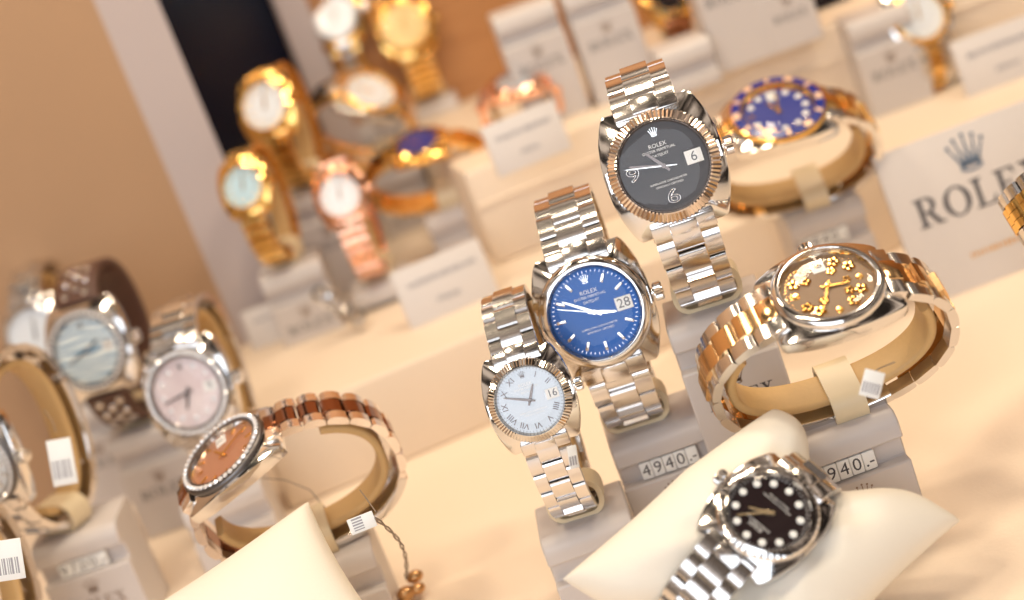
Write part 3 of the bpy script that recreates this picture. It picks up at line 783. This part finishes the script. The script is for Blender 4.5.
# ================================================================== cards
def card(px0, py0, px1, py1, z, hh, label, lean=12, lines=2, group=None, name='price_card', m=CARD):
    """card whose bottom edge runs between two pixels on the level z"""
    a = G(px0, py0, z); b = G(px1, py1, z); w = (b-a).length
    t = (b-a).normalized(); yaw = math.atan2(t.y, t.x)
    M = Matrix.Translation((a+b)/2) @ Matrix.Rotation(yaw, 4, 'Z') @ Matrix.Rotation(-math.radians(lean), 4, 'X')
    rt = root(name, M, label, 'price card' if name == 'price_card' else 'sign', group)
    bm = bmesh.new(); box(bm, (0, .0015, hh/2), (w, .003, hh), .0006); new_obj('card', mesh_from(bm, [m], True, 30), rt)
    if lines:
        rnd = random.Random(int(px0)); bm = bmesh.new()
        for L, (fx, zz) in enumerate(((.74, .68), (.26, .30))[:lines]):
            x = -w*fx/2
            while x < w*fx/2:
                ww = rnd.uniform(.0006, .0014)
                box(bm, (x+ww/2, -.0001, hh*zz+rnd.uniform(-.0002, .0002)), (ww, .0001, hh*.10*rnd.uniform(.6, 1))); x += ww+.0005
        new_obj('printed_line', mesh_from(bm, [INK2], False), rt)
    return rt, w
card(254, 351, 331, 322, Z1, .0185, 'white card with faint print beside the grey post')
card(412, 330, 500, 293, Z1, .026, 'white card with two printed lines on the lower step, centre left')
card(500, 178, 573, 148, Z2, .023, 'white card under the blurred rose gold watch')
card(672, 94, 706, 80, Z2+.0, .009, 'small low white card leaning in front of a logo stand', lines=0)
card(755, 62, 790, 48, Z2, .009, 'small low white card at the foot of the tall stand', lines=0)
card(968, 98, 1060, 64, Z1, .026, 'white card with dark print at the top right')
# large sign
rt, w = card(926, 307, 1090, 245, 0, .062, 'large white display sign with blue crown and dark brand lettering', lean=14, lines=0, name='brand_sign')
FR = Matrix.Rotation(PI/2, 4, 'X')
x0 = -w/2
new_obj('coronet', coronet_mesh(.0155, BLUEINK), rt, Matrix.Translation((x0+.0355, -.0002, .0510)) @ FR)
new_obj('lettering', rolex_mesh(.0115, INK), rt, Matrix.Translation((x0+.0355, -.0002, .0345)) @ FR)
bm = bmesh.new(); x = -.012; rnd = random.Random(3)
while x < .014:
    ww = rnd.uniform(.0006, .0014); box(bm, (x+ww/2, 0, 0), (ww, .0001, .0024*rnd.uniform(.6, 1))); x += ww+.0008
new_obj('gold_line', mesh_from(bm, [GOLDINK], False), rt, Matrix.Translation((x0+.0355, -.0002, .0125)))

# ================================================================== cushions
def pillow(label, M, a, b, t, waist=0, seedv=1):
    bm = bmesh.new(); n = 40; rnd = random.Random(seedv)
    grid = {}
    for s_ in (1, -1):
        for i in range(n+1):
            for j in range(n+1):
                u = -1+2*i/n; v = -1+2*j/n
                edge = i in (0, n) or j in (0, n)
                if edge and s_ < 0: grid[s_, i, j] = grid[1, i, j]; continue
                x = a*u*(1-.09*(1-v*v)); y = b*v*(1-.09*(1-u*u))
                kk = 1-.24*max(0, u)*max(0, -v)*waist; x *= kk; y *= kk
                z = t*(max(0, (1-u*u)*(1-v*v)))**.42
                wv = math.exp(-(u/.36)**2)*waist
                y *= 1-wv*.40; z *= 1-wv*(.42 if s_ > 0 else .25)
                z += .02*t*math.sin(9*u+4*v+seedv)*math.sin(7*v-3*u)*(1-u*u)*(1-v*v)
                z += .06*t*math.exp(-((abs(u)-.45)/.1)**2)*math.sin(14*v)*(1-v*v)*waist
                grid[s_, i, j] = bm.verts.new((x, y, s_*z))
    for s_ in (1, -1):
        for i in range(n):
            for j in range(n): bm.faces.new((grid[s_, i, j], grid[s_, i+1, j], grid[s_, i+1, j+1], grid[s_, i, j+1]))
    me = mesh_from(bm, [PILLOW], True, 80)
    o = new_obj('cushion', me, None); o.matrix_world = M
    sub = o.modifiers.new('s', 'SUBSURF'); sub.levels = 1; sub.render_levels = 1
    tag(o, label, 'cushion'); return o
MP = M6 @ Matrix.Translation((-.002, 0, -.0215))
pillow('cream satin cushion inside the black dialled watch at the bottom', MP, .0335, .045, .0195, 1)
pc = P(215, 600, .50)
az = math.radians(0)
MQ = facing(262, 655, .49, (-.15, .50, .85), (-.55, .83, 0)); 
pillow('cream satin cushion with a pointed corner at the bottom left', MQ, .036, .034, .017, 0, 2)

# ================================================================== small things
def tube(name, pts, r, m, parent=None):
    bm = bmesh.new(); pts = [Vector(p) for p in pts]; fr = []
    for i, p in enumerate(pts):
        t = (pts[min(i+1, len(pts)-1)]-pts[max(i-1, 0)]).normalized(); x = t.orthogonal().normalized() if i == 0 else (px_ - t*px_.dot(t)).normalized()
        px_ = x; M = Matrix((x, t, x.cross(t))).transposed().to_4x4(); M.translation = p; fr.append((M, 1))
    sweep(bm, fr, [(r*math.cos(a*PI/4), r*math.sin(a*PI/4)) for a in range(8)])
    return new_obj(name, mesh_from(bm, [m], True, 60), parent)
def hang_tag(label, px, py, d, rot, w=.0075, h=.0105, string=None, yaw=0):
    M = facing(px, py, d, (math.sin(yaw), 0, math.cos(yaw)), (math.sin(-rot), math.cos(rot), 0))
    rt = root('hang_tag', M, label, 'tag')
    bm = bmesh.new(); box(bm, (0, 0, 0), (w, h, .0004), .00015); new_obj('paper', mesh_from(bm, [TILE], True, 30), rt)
    bm = bmesh.new(); rnd = random.Random(int(px)); x = -w*.38
    while x < w*.38:
        ww = rnd.uniform(.0002, .0006); box(bm, (x, -h*.15, .00025), (ww, h*.4, .0001)); x += ww+.0004
    new_obj('barcode', mesh_from(bm, [INK2], False), rt)
    if string:
        tube('string', [M.inverted() @ P(*s_) for s_ in string], .00018, THREAD, rt)
hang_tag('white barcode tag inside the bracelet of the white diamond watch', 62, 462, .585, .18, .0085, .016, [(56, 432, .59), (52, 420, .59), (44, 410, .6)])
hang_tag('white barcode tag hanging under the bronze flower watch', 872, 384, .450, -.25, .0055, .0072, [(869, 375, .453), (880, 368, .46), (895, 362, .46)])
hang_tag('white tag on the open bracelet of the rose gold diamond watch', 362, 523, .50, -1.2, .0048, .008, [(376, 512, .50), (366, 498, .51), (360, 490, .52)])
hang_tag('small white tag behind the bracelet of the silver roman watch', 573, 457, .475, .2, .003, .0065, None, .5)
hang_tag('white tag at the bottom left corner watch', 8, 560, .50, .15, .009, .012)
# twisted string with a brass seal
sealp = G(408, 592, .0); 
base_d = (CAMROT.inverted() @ (sealp-EYE)).z*-1
sp = P(410, 588, base_d-.008)
rt = root('seal_cord', Matrix.Translation((sp.x, sp.y, 0)), 'twisted grey cord running from the rose gold watch to a brass seal', 'cord')
inv = Matrix.Translation((-sp.x, -sp.y, 0))
e = Vector((sp.x, sp.y, .008))
top = P(375, 518, .50)
for k in range(2):
    pts = [top + (e-top)*t + Vector((.0035*math.sin(PI*t) + .0005*math.sin(t*22+k*PI), .0005*math.cos(t*22+k*PI), 0)) for t in [i/16 for i in range(17)]]
    tube('cord_strand', [inv @ p for p in pts], .00028, THREAD, rt)
bm = bmesh.new()
rnd = random.Random(4)
for i in range(7):
    vs = bmesh.ops.create_icosphere(bm, subdivisions=2, radius=.0026)['verts']
    xf(bm, vs, Matrix.Translation((rnd.uniform(-.0035, .0035), rnd.uniform(-.003, .003), rnd.uniform(.002, .008))) @ Matrix.Diagonal((1.2, .8, .8, 1)))
new_obj('brass_seal', mesh_from(bm, [BRASS]), rt)
tube('thin_cord_loop', [inv @ P(*q) for q in ((262, 478, .58), (285, 480, .58), (310, 490, .575), (325, 508, .57))], .0002, THREAD, rt)
# crumpled chain at the foot of the card
cp = G(362, 330, Z1)
lk = bpy.data.objects.new('steel_clasp', None)
COL.objects.link(lk); lk.matrix_world = Matrix.Translation(cp); tag(lk, 'small folded steel bracelet end beside the lower step card', 'clasp')
bm = bmesh.new(); lathe(bm, [(.0024, -.0012), (.0034, -.0012), (.0036, 0), (.0034, .0012), (.0024, .0012)], 16, closed=True)
lm = mesh_from(bm, [STEEL])
for i in range(9):
    t = i/8
    o = new_obj('chain_link', lm, lk, Matrix.Translation((-.011*t+.002*math.sin(i*2), -.002*math.cos(i*1.7), .004+.019*t)) @ Euler((i*1.3, i*.9, 0)).to_matrix().to_4x4())

# ================================================================== light
def area(name, loc, target, size, power, col, sy=None):
    l = bpy.data.lights.new(name, 'AREA'); l.size = size; l.energy = power; l.color = col
    if sy: l.shape = 'RECTANGLE'; l.size_y = sy
    o = bpy.data.objects.new(name, l); COL.objects.link(o); o.location = loc
    o.rotation_euler = (Vector(target)-Vector(loc)).to_track_quat('-Z', 'Y').to_euler(); return o
c = (.05, .62, 0)
WARM = (1, .82, .60)
for i, (x, y) in enumerate(((-.28, .25), (.05, .30), (.42, .35), (-.1, .62), (.3, .66), (.6, .5))):
    area('ceiling_spot', (x, y, .78), (x*.6+.05, .62, 0), .09, 1.0, WARM)
area('display_tube', (.05, .95, .66), (.05, .5, .05), .9, .8, (1, .68, .40), .03)
area('shop_window_daylight', (-.5, -.75, .55), (.0, .6, .06), 1.2, 8.5, (.84, .91, 1), .9)
w = bpy.data.worlds.new('world'); S.world = w; w.use_nodes = True; nt = w.node_tree; bg = nt.nodes['Background']
tc = nt.nodes.new('ShaderNodeTexCoord'); n = nt.nodes.new('ShaderNodeTexNoise'); n.inputs['Scale'].default_value = 3.2; n.inputs['Detail'].default_value = 3
rp = nt.nodes.new('ShaderNodeValToRGB')
els = rp.color_ramp.elements; els[0].position = .44; els[0].color = (.02, .014, .011, 1); els[1].position = .60; els[1].color = (.95, .76, .60, 1)
e_ = els.new(.52); e_.color = (.30, .22, .17, 1)
mpw = nt.nodes.new('ShaderNodeMapping'); mpw.inputs['Scale'].default_value = (.55, .55, 3.0); nt.links.new(tc.outputs['Generated'], mpw.inputs[0]); nt.links.new(mpw.outputs[0], n.inputs[0]); nt.links.new(n.outputs['Fac'], rp.inputs[0]); nt.links.new(rp.outputs[0], bg.inputs[0]); bg.inputs[1].default_value = .6
S.view_settings.view_transform = 'Standard'; S.view_settings.look = 'None'; S.view_settings.gamma = 1; S.view_settings.exposure = .32
S.view_settings.use_curve_mapping = False
